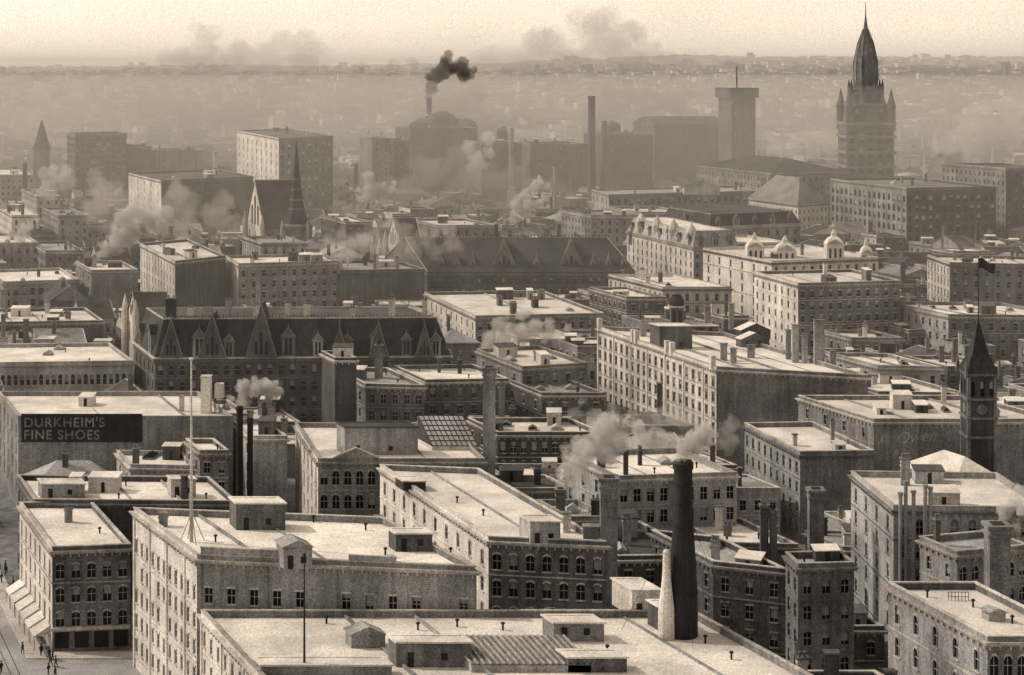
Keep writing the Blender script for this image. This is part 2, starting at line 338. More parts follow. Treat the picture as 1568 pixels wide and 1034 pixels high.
for px in (1378,1386,1398,1416,1424):
    q=PD(px,740+(px%7)*3,272.3); S.g('flue_pipes','stone').lathe(Vector((q.x,271.9,6)),[(.32,0),(.32,q.z-6),(.45,q.z-5.9),(.45,q.z-5.5)],10)
S.done()
bld('brick_row_building',(1466,845),(1575,835),822,21,'brick','rgrey',arch=2,fc=6,clut=2)
tall('brick_chimney',1527,802,32,243); tall('brick_chimney',1249,748,22,285)
S=bld('corner_hotel',(1512,975),(1660,975),(1360,892),24,'brick','rcream',lit_side='stone',arch=2,fc=7,lc=5,clut=0,sh=4.4,wh=2.6,finish=False,ww=1.2,trim='trim')
penthouse(S,1515,1540,938,952,23.1,1.5,'trim','rgrey',True)
m=S.g('roof_railing','iron')
a=P(1452,920,23.1)
for i in range(7): m.box(a+Vector((i*.45,0,0)),Vector((.07,0,0)),Vector((0,.07,0)),UP*1.1)
m.box(a+UP*1.1,Vector((2.8,0,0)),Vector((0,.08,0)),UP*.08); m.box(a+UP*.5,Vector((2.8,0,0)),Vector((0,.08,0)),UP*.06)
for px,py in ((1420,915),(1490,930),(1550,955)): vent(S,P(px,py,23.1))
S.done()
S=bld('bank_building',(487,703),(742,703),(452,648),19,'stone','rcream',lit_side='cream',fc=14,lc=6,arch=2,ww=1.35,wh=2.7,sh=4.6,tm=2.3,clut=0,finish=False,trim='trim')
penthouse(S,528,640,655,697,18.1,5,'stone','rdark')
q=P(545,703,19); S.g('pediment','trim').face(q+Vector((-4.2,-.3,.2)),q+Vector((4.2,-.3,.2)),q+Vector((0,-.3,2))); S.g('pediment_roof','trim').box(q+Vector((-4.4,-.45,.17)),Vector((4.4,0,1.9)),UY,UP*.2); S.g('pediment_roof','trim').box(q+Vector((4.4,-.45,.17)),Vector((-4.4,0,1.9)),UY,UP*.2)
a=P(662,690,18.1); b=P(732,690,18.1); u=b-a; v=Vector((KX,1,0)).normalized()*8
S.g('studio_base','cream').box(a,u,v,UP*.8); g=S.g('studio_glass','blind'); sl=v+UP*4.6; o=a+UP*.8
g.face(o,o+u,o+u+sl,o+sl); S.g('studio_back','stone').box(a+v,u,v*.04,UP*5.35); S.g('studio_ends','rdark').face(o,o+v,o+sl); S.g('studio_ends','rdark').face(o+u,o+u+v,o+u+sl)
for i in range(10): S.g('studio_bars','iron').box(o+u*(i/9)+UP*.03-Vector((.06,0,0)),Vector((.12,0,0)),sl,UP*.1)
for i in range(7): S.g('studio_bars','iron').box(o+sl*(i/6)+UP*.05,u,sl.normalized()*.12,UP*.09)
S.done()
tall('brick_chimney',749,562,19,338,mat='stone')
# left side
S=bld('street_corner_store',(80,838),(200,834),(30,770),17,'brick','rcream',fc=5,lc=7,lit_side='cream',arch=1,ww=1.3,wh=2.3,sh=3.9,tm=2.8,clut=2,rows=3,finish=False,trim='trim')
c=S.c
for i in range(4):
    x=c[0]+(c[1]-c[0])*((i+.14)/4); S.g('shop_windows','glass').box(Vector((x.x,x.y-.12,.6)),(c[1]-c[0])*(.18),UY*.05,UP*2.6)
S.g('shop_cornice','trim').box(Vector((c[0].x,c[0].y-.6,3.6)),(c[1]-c[0]),UY*.58,UP*.4)
S.done()
e=(c[3]-c[0]); el=e.length; eu=e/el; en=Vector((-eu.y,eu.x,0))
if en.x>0: en=-en
for i in range(6):
    A=Parts('shop_awning'); o=Vector((c[0].x,c[0].y,0))+eu*(1.5+i*4.8)+en*.02; w=eu*3.9
    cv=A.g('canvas','canvas'); top=o+UP*3.9; out=o+en*2.6+UP*2.5
    cv.face(top,top+w,out+w,out); cv.face(out,out+w,out+w-UP*.4,out-UP*.4); cv.face(top,out,o+UP*2.5); cv.face(top+w,out+w,o+w+UP*2.5)
    for s_ in (0,1): A.g('poles','iron').box(out+w*s_-UP*2.5,Vector((.06,0,0)),Vector((0,.06,0)),UP*2.5)
    A.done()
S=bld('commercial_block',(52,765),(362,768),728,17.5,'dark','rcream',fc=0,lc=5,clut=6,finish=False); penthouse(S,64,130,742,765,16.6,4,'stone','rcream'); penthouse(S,262,300,735,762,16.6,3,'cream'); S.done()
S=bld('shoe_store_building',(28,638),(357,638),600,20,'stone','rcream',fc=0,lc=5,clut=2,finish=False,cor=False)
c=S.c; y=c[0].y-.25; sx=PD(33,640,c[0].y).x; ex=PD(218,640,c[0].y).x; zt=PD(0,634,y).z; zb=PD(0,677,y).z
S.g('sign_board','signb').box(Vector((sx,y,zb)),Vector((ex-sx,0,0)),UY*.2,UP*(zt-zb))
S.done()
for txt,k in (("DURKHEIM'S",.54),("FINE SHOES",.1)):
    cu=bpy.data.curves.new('sign_lettering','FONT'); cu.body=txt; cu.size=(zt-zb)*.47; cu.extrude=.03; cu.offset=.03; cu.space_character=1.12; o=bpy.data.objects.new('sign_lettering',cu)
    o.rotation_euler=(math.pi/2,0,0); o.location=(sx+(ex-sx)*.02,y-.06,zb+(zt-zb)*k); cu.materials.append(MATS['letter']); COL.objects.link(o); o.parent=S.e
bld('brick_shop',(200,712),(302,714),690,14,'stone','rcream',fc=0,lc=2,clut=3)
bld('brick_shop',(306,690),(350,690),672,18,'brick','rcream',fc=2,lc=2,clut=1)
bld('brick_shop',(388,668),(440,668),642,18,'stone','rcream',fc=0,lc=2,clut=2)
tall('boiler_stack',367,622,10,334,shape='r',mat='iron'); tall('boiler_stack',383,640,9,334,shape='r',mat='iron')
S=Parts('rooftop_water_tank'); b=P(316,632,19.1)
hh=(632-577)*b.y/F; S.g('tank_house','white').cbox(b,UX,UY,2.1,2.1,hh); S.g('tank_house_cap','trim').cbox(b+UP*hh,UX,UY,2.4,2.4,.25)
b=P(336,632,19.1); 
for sx_ in (-1,1):
    for sy_ in (-1,1): S.g('legs','iron').box(b+Vector((sx_*.95-.08,sy_*.95-.08,0)),Vector((.16,0,0)),Vector((0,.16,0)),UP*3.3)
    S.g('braces','iron').box(b+Vector((-sx_*.95,-.95,0)),Vector((.1,0,0)),Vector((0,.1,0)),Vector((2*sx_*.95,0,3.2)))
S.g('tank','cream').lathe(b+UP*3.3,[(1.15,0),(1.05,3.0),(1.1,3.1),(.9,3.15)],14)
S.done()
bld('arcaded_hall',(-30,556),(204,553),528,17,'stone','rcream',fc=24,lc=0,arch=2,ww=1.3,wh=2.8,sh=4.8,tm=3.2,clut=4,rows=2)
S=bld('mansard_hotel',(237,548),(690,545),(206,524),20,'dark','rdark',par=0,cor=True,fc=27,lc=5,arch=2,ww=1.25,wh=2.5,sh=4.1,tm=2.0,clut=0,finish=False,lit_side='dark',trim='trimd')
mansard(S,S.c,20,29.4,2.6,10,2,gw=2.5)
for px,w in ((262,2.6),(292,1.6),(318,1.8),(350,1.6),(392,1.4),(440,1.2),(470,1.6),(540,1.4),(600,1.6),(650,1.2)):
    b=PD(px,495,444); stack(S,Vector((b.x,b.y,26)),UX,UY,w,1.3,R.uniform(5.5,8),'soot' if px==262 else R.choice(['cream','cream','stone']),2)
def crossgable(S,px,ybase,hw,yt,yd,zb,win,front='brick',depth=7):
    b0=PD(px,ybase,yd); w=hw*yd/F; z1=PD(px,yt,yd).z
    g=S.g('cross_gables','slate'); A=Vector((b0.x-w,yd,zb)); B=Vector((b0.x+w,yd,zb)); T=Vector((b0.x,yd,z1)); bk=UY*depth
    g.face(A,T,T+bk,A+bk); g.face(B,T,T+bk,B+bk); S.g('gable_fronts',front).face(A,B,T)
    for k in (-1,0,1): S.g('gable_windows','glass').box(Vector((b0.x+k*w*.33-w*.1,yd-.1,zb+.8)),UX*w*.2,UY*.05,UP*(z1-zb)*(.42 if k==0 else .25))
    for X in (A,B): S.g('gable_rakes','trim').box(X-UY*.2,T-X,UY*.4,UP*.25); 
    finial(S,T,2.4)
crossgable(S,400,548,24,466,434.5,20.1,3); crossgable(S,325,548,22,482,434.5,20.1,3); crossgable(S,262,548,18,490,434.5,20.1,2); crossgable(S,520,546,15,502,434.5,20.1,2); crossgable(S,580,546,16,496,434.5,20.1,2); crossgable(S,650,546,15,498,434.5,20.1,2)
S.done()
bld('brick_tower_house',(513,548),(546,548),538,28,'dark','rdark',fc=0,lc=0,clut=1)
bld('brick_row_building',(560,588),(650,590),562,20,'brick','rgrey',fc=5,lc=3,clut=5)
bld('brick_row_building',(652,582),(778,580),560,18,'dark','rcream',fc=6,lc=3,clut=5)
bld('brick_row_building',(800,562),(900,556),535,18,'brick','rcream',fc=5,lc=3,clut=5,lit_side='stone')
bld('brick_row_building',(830,602),(925,602),580,14,'dark','rgrey',fc=4,lc=3,clut=3)
bld('brick_row_building',(762,662),(922,662),640,15,'dark','rcream',fc=10,lc=3,clut=6,arch=1)
tall('brick_chimney',580,528,12,412); tall('brick_chimney',768,585,10,400)
S=bld('department_store',(1097,562),(1328,575),(915,500),24,'brick','rcream',lit_side='cream',fc=0,lc=20,ww=1.5,wh=2.3,sh=3.6,tm=2.6,clut=0,finish=False,pil=True,trim='trim')
c=S.c; e=c[0]-c[3]; 
for t in (0.02,.33,.36,.62,.66,.97):
    q=c[3]+e*t; S.g('parapet_piers','cream').cbox(Vector((q.x,q.y,23)),e.normalized(),UX,1.1,1.1,3.4)
for px,yb,w,h in ((1108,552,1.6,4),(1123,556,1.4,3.4),(1150,548,1.8,3),(1218,555,1.6,9),(1232,556,1.3,7),(1254,558,2.4,10.5),(1207,550,1.2,7),(1275,560,1.4,3.5),(985,515,1.6,3),(1010,512,1.4,3),(1120,505,1.4,7)):
    stack(S,P(px,yb,23.1),UX,UY,w,1.2,h,'stone',0)
penthouse(S,1135,1180,506,519,23.1,3,'dark','rcream',True); penthouse(S,1010,1060,500,535,23.1,5,'dark','rcream')
penthouse(S,1135,1178,520,532,23.1,2.5,'dark','rcream',True); penthouse(S,1065,1100,500,512,23.1,4,'dark','rcream')
S.done()
S=Parts('roof_tank_tower'); b=P(1036,508,23.1); h=PD(0,470,b.y).z-23.1
S.g('frame','dark').cbox(b,UX,UY,3.4,3.4,h); S.g('roof_band','trim').cbox(b+UP*h,UX,UY,4.4,4.4,.4); S.g('cap','soot').lathe(b+UP*(h+.4),[(2.0,0),(2.1,1),(1.6,2.2),(1.2,2.6),(1.3,2.9),(.2,3.2)],12)
for k in (-1,1):
    S.g('louvres','soot').box(b+UX*(k*.8-.5)-UY*1.75+UP*1.2,UX*1.0,UY*.04,UP*(h-2))
S.done()
bld('brick_mill',(1225,692),(1338,690),(1140,648),18,'brick','rcream',lit_side='stone',fc=0,lc=9,clut=3,arch=1)
S=bld('painted_sign_building',(1338,642),(1620,642),606,20,'brick','rcream',fc=0,lc=4,clut=9,finish=False)
y=S.c[0].y-.06
for body,px,py,sz,rot in (("A. Owen",1343,682,3.4,-.08),("& Sons",1366,698,1.9,-.08)):
    cu=bpy.data.curves.new('painted_lettering','FONT'); cu.body=body; cu.size=sz; cu.extrude=.01; cu.shear=.35; o=bpy.data.objects.new('painted_lettering',cu); o.rotation_euler=(math.pi/2,rot,0)
    q=PD(px,py,y); o.location=(q.x,y-.05,q.z); cu.materials.append(MATS['faded']); COL.objects.link(o); o.parent=S.e
S.done()
S=Parts('clock_tower'); d=338; x=(1504-784)*d/F; w=5.6; zE=PD(0,572,d).z; c=[Vector((x-w/2,d,0)),Vector((x+w/2,d,0)),Vector((x+w/2,d+w,0)),Vector((x-w/2,d+w,0))]
HERO.append([Vector((p.x,p.y)) for p in c])
for k in range(4): facade(S,'dark',c[k],c[(k+1)%4],0,zE,3 ,sh=4.5,ww=.8,wh=3.0,tm=1.6,arch=2,rows=1,detail=0); 
for k in range(4):
    a,b=c[k],c[(k+1)%4]; uu=(b-a).normalized(); nn=Vector((uu.y,-uu.x,0)); m=(a+b)/2+UP*(zE-7.2)
    fcl=S.g('clock_face','trimd'); pts=[m+nn*.06+uu*math.cos(t*math.pi/10)*1.0+UP*math.sin(t*math.pi/10)*1.0 for t in range(20)]; fcl.face(*pts)
    S.g('clock_hands','iron').box(m+nn*.08,uu*.1,nn*.03,UP*.9); S.g('clock_hands','iron').box(m+nn*.08,uu*.6,nn*.03,UP*.1)
    for s_ in (-1,1): S.g('corner_quoins','trimd').box(m+uu*(s_*2.55-.25)-UP*12,uu*.5,nn*.12,UP*18.5)
for z in (zE-.5,zE-5.4,zE-9.2,zE-13): ring(S.g('bands','trimd'),c,-.35,.1,z,z+.45)
e=inset(c,-.5); ce=sum(c,Vector())/4; zt=PD(0,492,d).z; mid=[ce+(p-ce)*.5 for p in e]
sl=S.g('spire','slate')
for k in range(4):
    j=(k+1)%4; A,B=e[k]+UP*zE,e[j]+UP*zE; a2,b2=mid[k]+UP*(zE+3.6),mid[j]+UP*(zE+3.6); sl.face(A,B,b2,a2); sl.face(a2,b2,ce+UP*zt)
    S.g('pinnacles','trimd').lathe(Vector((e[k].x,e[k].y,zE)),[(.4,-.8),(.4,1.2),(.05,2.8)],6)
zf=PD(0,390,d).z; S.g('flagpole','iron').lathe(ce+UP*(zt-.5),[(.12,0),(.07,zf-zt)],6)
fm=S.g('flag','coat'); fx=16
for i in range(fx):
    def fp(i,t): s=i/fx; return ce+Vector((.1+3.4*s, .45*math.sin(s*7), zf-1.2-2.0*t-1.4*s*s+.25*math.sin(s*8)))
    fm.face(fp(i,0),fp(i+1,0),fp(i+1,1),fp(i,1))
S.done()
S=bld('hip_roof_building',(1464,742),(1540,742),715,22,'stone','rcream',par=0,fc=4,lc=3,clut=0,finish=False); hiproof(S,S.c,22.3,26,'rcream'); S.done()
bld('bowed_cornice_building',(945,730),(1128,724),692,19,'stone','rcream',fc=9,lc=4,clut=8,ww=1.3,wh=2.4,trim='trim')
bld('brick_shop',(870,792),(936,792),766,17,'stone','rcream',fc=3,lc=2,clut=2)
bld('brick_shop',(1110,832),(1222,834),792,10,'brick','rcream',fc=4,lc=3,clut=5)
# ================================================================ MIDDLE GROUND
bld('low_commercial_block',(728,484),(925,480),(650,448),17,'brick','rcream',fc=14,lc=10,clut=10,lit_side='cream')
bld('brick_apartment_block',(1222,434),(1378,430),(1155,416),28,'brick','rcream',fc=11,lc=7,ww=1.2,wh=2.1,sh=3.8,clut=5,lit_side='cream',arch=1,trim='trim')
S=bld('library',(1182,400),(1345,394),380,28,'cream','rcream',fc=12,lc=6,clut=2,finish=False)
for px,w,yt in ((1158,26,372),(1205,30,378),(1280,26,366),(1330,18,384)):
    b=PD(px,400,596); ww_=w*596/F; q=Vector((b.x,600,26)); h=PD(0,yt,600).z-26
    S.g('pavilions','cream').cbox(q,UX,UY,ww_,ww_,h*.8); S.g('pavilion_roofs','rcream').lathe(q+UP*h*.8,[(ww_*.72,0),(ww_*.5,1.6),(ww_*.2,2.6),(ww_*.18,3.6),(.1,5)],4,math.pi/4)
    S.g('pavilion_pediments','trim').face(q+UP*h*.8+Vector((-ww_*.5,-ww_*.55,0)),q+UP*h*.8+Vector((ww_*.5,-ww_*.55,0)),q+UP*(h*.8+ww_*.3)+Vector((0,-ww_*.55,0)))
    for k in (-1,0,1): S.g('pavilion_windows','glass').box(q+Vector((k*ww_*.3-.4,-ww_*.5-.06,h*.15)),UX*.8,UY*.05,UP*h*.45)
S.done()
bld('brick_row_building',(1392,506),(1435,503),484,14,'brick','rcream',clut=3); bld('brick_row_building',(1345,600),(1478,602),572,13,'brick','rcream',clut=9)
bld('brick_block',(1452,482),(1640,484),462,20,'brick','rcream',clut=9,lit_side='stone')
bld('brick_block',(1345,560),(1440,562),540,15,'stone','rcream',clut=5)
S=bld('mansard_apartments',(1062,378),(1130,376),(960,354),26,'brick','rcream',par=0,fc=6,lc=14,lit_side='cream',clut=0,finish=False,arch=1,sh=3.6,ww=1.3,trim='trim'); mansard(S,S.c,26,31.5,2.0,3,7,'stone','rcream'); 
for t in (.1,.35,.6,.85):
    q=S.c[0]+(S.c[3]-S.c[0])*t; S.g('roof_turrets','cream').lathe(Vector((q.x+2,q.y,26)),[(2.2,0),(2.2,4.5),(2.4,4.6),(1.5,6.5),(.3,8.2),(.05,9.5)],8)
S.done()
S=bld('mansard_block',(1085,348),(1225,342),336,28,'brick','rdark',par=0,fc=10,lc=3,clut=0,finish=False); mansard(S,S.c,28,33,2.4,5,1,'slate','rdark'); S.done()
bld('office_block',(1388,288),(1525,286),(1272,274),38,'dark','rgrey',lit_side='stone',fc=13,lc=16,arch=2,ww=2.2,wh=3.2,sh=4.6,tm=3.6,clut=6,pil=True,trim='trimd')
bld('brick_block',(1454,402),(1620,406),(1420,390),26,'brick','rcream',lit_side='cream',clut=10)
bld('tall_office_building',(1540,258),(1640,258),250,45,'dark','rdark',lit_side='stone',clut=0)
S=bld('long_market_hall',(932,298),(1175,292),(906,290),30,'brick','rgrey',lit_side='stone',fc=24,lc=4,ww=1.8,wh=3,sh=4.6,clut=6,finish=False,trim='trimd')
a=PD(1075,280,850); S.g('pediment','stone').face(a+Vector((-11,0,-2.5)),a+Vector((11,0,-2.5)),a+Vector((0,0,1.5))); S.g('pediment_back','stone').box(a+Vector((-9,.1,-6)),UX*18,UY*6,UP*3.5); S.done()
S=bld('hip_roof_hall',(1222,314),(1268,310),304,28,'cream','rcream',par=0,clut=0,finish=False); hiproof(S,S.c,28.2,40,'rgrey'); S.done()
S=bld('hip_roof_hall',(1180,266),(1300,264),254,37,'brick','rdark',par=0,clut=0,finish=False); hiproof(S,S.c,37.2,44,'slate'); S.done()
S=bld('long_slate_roofed_market',(655,417),(972,417),397,16,'dark','rdark',par=0,cor=True,fc=26,lc=4,arch=1,clut=0,finish=False,trim='trimd'); gableroof(S,S.c,16.05,27,'x','slate','dark',rake='trim')
for px in (676,700,724,772,822,875,908,932,956):
    big=px in (772,875); crossgable(S,px,410,21 if big else 9,368 if big else 392,652.3,16.2,0,'stone' if not big else 'brick',14)
for px,h in ((760,8),(856,8),(657,6),(800,4),(910,4),(965,5)): stack(S,Vector(((px-784)*672/F,672,24)),UX,UY,1.4,1.4,h,'dark' if h>5 else 'stone',0)
for i in range(60):
    q=S.c[0]+(S.c[1]-S.c[0])*(i/59)+(S.c[3]-S.c[0])*.5; S.g('iron_cresting','iron').box(Vector((q.x,q.y,27.2)),UX*.3,UY*.1,UP*(1.0 if i%2 else .5))
S.done()
def sidechurch(name,px0,px1,yb,yr,d,dep,ye):
    S=Parts(name); a=PD(px0,yb,d); b=PD(px1,yb,d); v=E2*dep; c=[Vector((a.x,d,0)),Vector((b.x,d,0)),Vector((b.x,d,0))+v,Vector((a.x,d,0))+v]; HERO.append([Vector((p.x,p.y)) for p in c])
    zE=PD(0,ye,d).z; zR=PD(0,yr,d+dep*.45).z
    for k in range(4): facade(S,'cream' if k==3 else 'stone',c[k],c[(k+1)%4],0,zE,3 if k%2 else 4,ww=1.6,wh=min(6,zE*.4),tm=2,arch=2,rows=1,detail=0)  # left wall paler than the others, its sunlight put into the colour
    gableroof(S,c,zE,zR,'x','slate','cream')
    o=(c[3]+c[0])/2; n=Vector((-E2.y,E2.x,0)); hh=zR-zE
    for k,(s,h) in enumerate(((-dep*.17,.42),(0,.62),(dep*.17,.42))): S.g('gable_windows','glass').box(Vector((o.x,o.y,zE+hh*.03))+E2*(s-dep*.035)+n*.12,E2*dep*.07,n*.06,UP*hh*h)
    for p in (c[0],c[3]): S.g('pinnacles','cream').lathe(Vector((p.x,p.y,0))+n*.8,[(1.1,0),(1.1,zE+1.5),(.1,zE+6)],8)
    finial(S,Vector((o.x,o.y,zR)),3)
    return S
S=sidechurch('church',404,470,380,276,760,28,350)
d2=740; x=(454-784)*d2/F; zs=PD(0,342,d2).z; zt=PD(0,216,d2).z; w=5.0
S.g('tower','stone').cbox(Vector((x,d2,0)),UX,UY,w*2,w*2,zs-2.5); S.g('belfry','trimd').lathe(Vector((x,d2,zs-5)),[(w*1.35,0),(w*1.35,3),(w*1.5,3.3),(w*1.5,4.3),(w*1.2,5)],8,math.pi/8)
S.g('steeple','slate').lathe(Vector((x,d2,zs)),[(w*1.15,0),(w*.72,6),(w*.5,13),(w*.25,24),(.25,zt-zs-1.5),(.12,zt-zs)],8,math.pi/8)
for zz,rr in ((6,.74),(10,.61),(14.5,.49),(19,.38)): S.g('steeple_bands','trimd').lathe(Vector((x,d2,zs+zz)),[(w*rr+.15,0),(w*rr+.1,.7)],8,math.pi/8)
for k in range(4): S.g('pinnacles','stone').lathe(Vector((x+(w+.5)*(1 if k%2 else -1),d2+(w+.5)*(1 if k//2 else -1),zs-9)),[(.8,0),(.8,7),(.1,11)],6)
S.done()
sidechurch('chapel',612,645,400,334,700,15,378).done(); sidechurch('chapel',584,600,400,352,725,9,385).done()
sidechurch('gabled_house',212,262,505,448,500,15,490).done()
bld('corner_commercial_block',(268,400),(345,392),(215,373),26,'dark','rcream',lit_side='cream',fc=0,lc=12,clut=4,trim='trim')
bld('brick_school',(365,404),(520,400),(345,392),24,'brick','rcream',lit_side='cream',fc=10,lc=3,wh=2.3,clut=8)
bld('brick_gabled_row',(520,414),(650,412),400,21,'dark','rgrey',fc=0,lc=2,clut=9)
bld('commercial_block',(5,432),(120,428),414,18,'stone','rcream',fc=9,lc=3,clut=5,ww=1.6,wh=2.6); bld('brick_block',(140,414),(211,413),400,22,'brick','rcream',fc=0,lc=3,clut=4)
bld('commercial_block',(-25,494),(158,491),474,15,'dark','rcream',fc=0,lc=3,clut=8)
for (x0_,x1_,yy,yb_,z_,wl) in ((0,52,268,258,29,'stone'),(56,92,300,290,27,'stone'),(18,60,330,318,24,'cream'),(90,135,330,318,24,'stone'),(0,60,372,358,20,'stone'),(70,128,384,370,19,'brick'),(400,470,372,362,22,'stone'),(530,570,340,330,25,'brick'),(905,985,330,322,25,'stone'),(980,1060,325,317,26,'brick'),(1130,1215,372,360,25,'cream'),(670,760,345,335,25,'brick'),(960,1020,455,440,18,'brick'),(1015,1120,440,420,20,'cream'),(640,720,375,366,22,'brick')):
    bld('town_house_block',(x0_,yy),(x1_,yy),yb_,z_,wl,R.choice(['rcream','rgrey']),clut=4)
# ================================================================ SKYLINE
bld('tall_office_block',(427,212),(510,208),(363,200),52,'brick','rdark',lit_side='cream',fc=8,lc=9,ww=2.4,wh=3,sh=5,tm=4,clut=6,trim='trimd')
bld('warehouse_block',(247,277),(388,270),(197,265),36,'dark','rdark',lit_side='cream',fc=0,lc=5,clut=5)
bld('tall_office_block',(115,206),(194,204),0,50,'dark','rdark',dep=28,clut=3,ww=2)
for (nm,x0_,x1_,yy,z_,wl,dp_) in (('warehouse_block',195,232,224,41,'dark',22),('warehouse_block',238,312,230,38,'brick',24),('factory_building',570,612,212,48,'stone',22),('grain_elevator',628,730,196,52,'dark',26),('grain_elevator',602,627,215,47,'dark',20),('factory_building',655,705,182,57,'dark',20),('factory_building',738,800,218,44,'dark',28),('factory_building',812,905,220,44,'dark',28),('factory_building',925,1000,205,48,'dark',28)):
    bld(nm,(x0_,yy),(x1_,yy),0,z_,wl,'rdark',dep=dp_,clut=5,fc=3,lc=2,trim='trimd')
S=Parts('grain_bins')
for px,w_,yt in ((640,34,186),(676,44,172),(712,38,184),(772,24,196),(940,24,188)):
    b=PD(px,yt,1190); r=w_*.5*1190/F; S.g('bins','dark').lathe(Vector((b.x,1200,0)),[(r,0),(r,b.z-r*.5),(r*.8,b.z-r*.2),(r*.4,b.z),(.5,b.z+1)],14)
S.done()
S=bld('armory',(1002,190),(1112,190),0,52,'dark','rdark',par=0,fc=6,clut=0,finish=False,dep=30,trim='trimd'); gableroof(S,S.c,52.1,57,'x','slate','dark',rake='trimd'); S.done()
S=bld('water_tower',(1120,150),(1157,150),0,72,'dark','rdark',fc=3,lc=2,clut=0,finish=False,dep=16,trim='trimd',cor=False); c=inset(S.c,-1.4); 
ring(S.g('corbelled_head','dark'),c,0,3,72.2,79); S.g('head_top','rdark').face(*[Vector((p.x,p.y,79)) for p in c]); q=sum(c,Vector())/4; S.g('flagstaff','iron').lathe(Vector((q.x,q.y,79)),[(.5,0),(.3,15)],6); S.done()
for px,yt,w_,d_,mt in ((906,147,11,1050,'dark'),(657,150,8,1250,'dark'),(925,185,9,1120,'dark'),(783,196,8,1120,'stone'),(38,250,7,980,'dark'),(330,232,7,1060,'stone'),(545,250,6,1020,'dark'),(850,255,6,980,'stone')): tall('factory_chimney',px,yt,w_,d_,shape='r',mat=mt)
S=Parts('church_steeple'); dd=1150; wd=9; x=(64-784)*dd/F; q=Vector((x,dd,0)); S.g('tower','brick').cbox(q,UX,UY,wd,wd,38); S.g('steeple','slate').lathe(q+UP*38,[(wd*.7,0),(.2,20)],8); S.g('nave','brick').cbox(q+Vector((14,6,0)),UX,UY,22,34,16); S.done()
# city hall tower
S=Parts('city_hall_tower'); d=1000; x=(1333-784)*d/F; K=d/F; zz=lambda y:PD(0,y,d).z; TM='towerst'
w=72*K; c=[Vector((x-w/2,d,0)),Vector((x+w/2,d,0)),Vector((x+w/2,d+w,0)),Vector((x-w/2,d+w,0))]; HERO.append([Vector((p.x,p.y)) for p in c]); ce=sum(c,Vector())/4
for k in range(4): facade(S,TM,c[k],c[(k+1)%4],0,zz(192),5,sh=9,ww=3.0,wh=6.5,tm=4,arch=2,rows=6,detail=0)
for y in (192,212,236,258): ring(S.g('cornices','trimd'),c,-1.2,.5,zz(y),zz(y)+1.6)
c2=inset(c,3.2)
for k in range(4): facade(S,TM,c2[k],c2[(k+1)%4],zz(192),zz(162),3,sh=9,ww=2.6,wh=7,tm=2,arch=2,rows=1,detail=0)
for k in range(4):
    m=(c2[k]+c2[(k+1)%4])/2; uu=(c2[(k+1)%4]-c2[k]).normalized(); nn=Vector((uu.y,-uu.x,0)); A=m-uu*5.5+nn*2+UP*zz(190); B=m+uu*5.5+nn*2+UP*zz(190); T=m+nn*2+UP*zz(160); g=S.g('gables',TM); g.face(A,B,T); bk=-nn*6; S.g('gable_roofs','slate').face(A,T,T+bk,A+bk); S.g('gable_roofs','slate').face(B,T,T+bk,B+bk)
    p=c[k]+(ce-c[k])*.1; S.g('corner_turrets',TM).lathe(Vector((p.x,p.y,zz(200))),[(2.6,0),(2.6,zz(165)-zz(200)),(3.0,zz(164)-zz(200)),(1.6,zz(152)-zz(200)),(.15,zz(136)-zz(200))],8)
ring(S.g('cornices','trimd'),c2,-.8,.5,zz(162),zz(162)+1.2)
S.g('lantern',TM).lathe(ce+UP*zz(165),[(10,0),(9.4,zz(140)-zz(165)),(10.4,zz(139)-zz(165)),(10.4,zz(136)-zz(165)),(8.2,zz(133)-zz(165))],8,math.pi/8)
for k in range(8):
    a=math.pi/8+k*math.pi/4; p=ce+Vector((math.cos(a)*10,math.sin(a)*10,0)); S.g('pinnacles',TM).lathe(Vector((p.x,p.y,zz(145))),[(.9,0),(.9,5),(.1,9)],6)
    a+=math.pi/8; p=ce+Vector((math.cos(a)*9.0,math.sin(a)*9.0,0)); S.g('lantern_openings','soot').cbox(Vector((p.x,p.y,zz(160))),Vector((-math.sin(a),math.cos(a),0)),Vector((math.cos(a),math.sin(a),0)),3,.8,6)
b0=zz(134); S.g('dome_spire','brick').lathe(ce+UP*b0,[(7.2,0),(7.5,4),(7.5,zz(112)-b0),(7.2,zz(95)-b0),(6.2,zz(80)-b0),(4.6,zz(65)-b0),(2.6,zz(52)-b0),(1.5,zz(44)-b0),(1.0,zz(36)-b0),(.35,zz(22)-b0),(.15,zz(2)-b0)],12)
for k in range(12):
    a=k*math.pi/6; 
    for r0,z0_,r1,z1_ in ((7.5,4,7.2,zz(95)-b0),(7.2,zz(95)-b0,4.7,zz(65)-b0),(4.7,zz(65)-b0,1.6,zz(44)-b0)):
        A=ce+Vector((math.cos(a)*r0,math.sin(a)*r0,b0+z0_)); B=ce+Vector((math.cos(a)*r1,math.sin(a)*r1,b0+z1_)); S.g('dome_ribs','trimd').box(A,Vector((math.cos(a)*.3,math.sin(a)*.3,0)),Vector((-math.sin(a)*.3,math.cos(a)*.3,0)),B-A)
S.done()
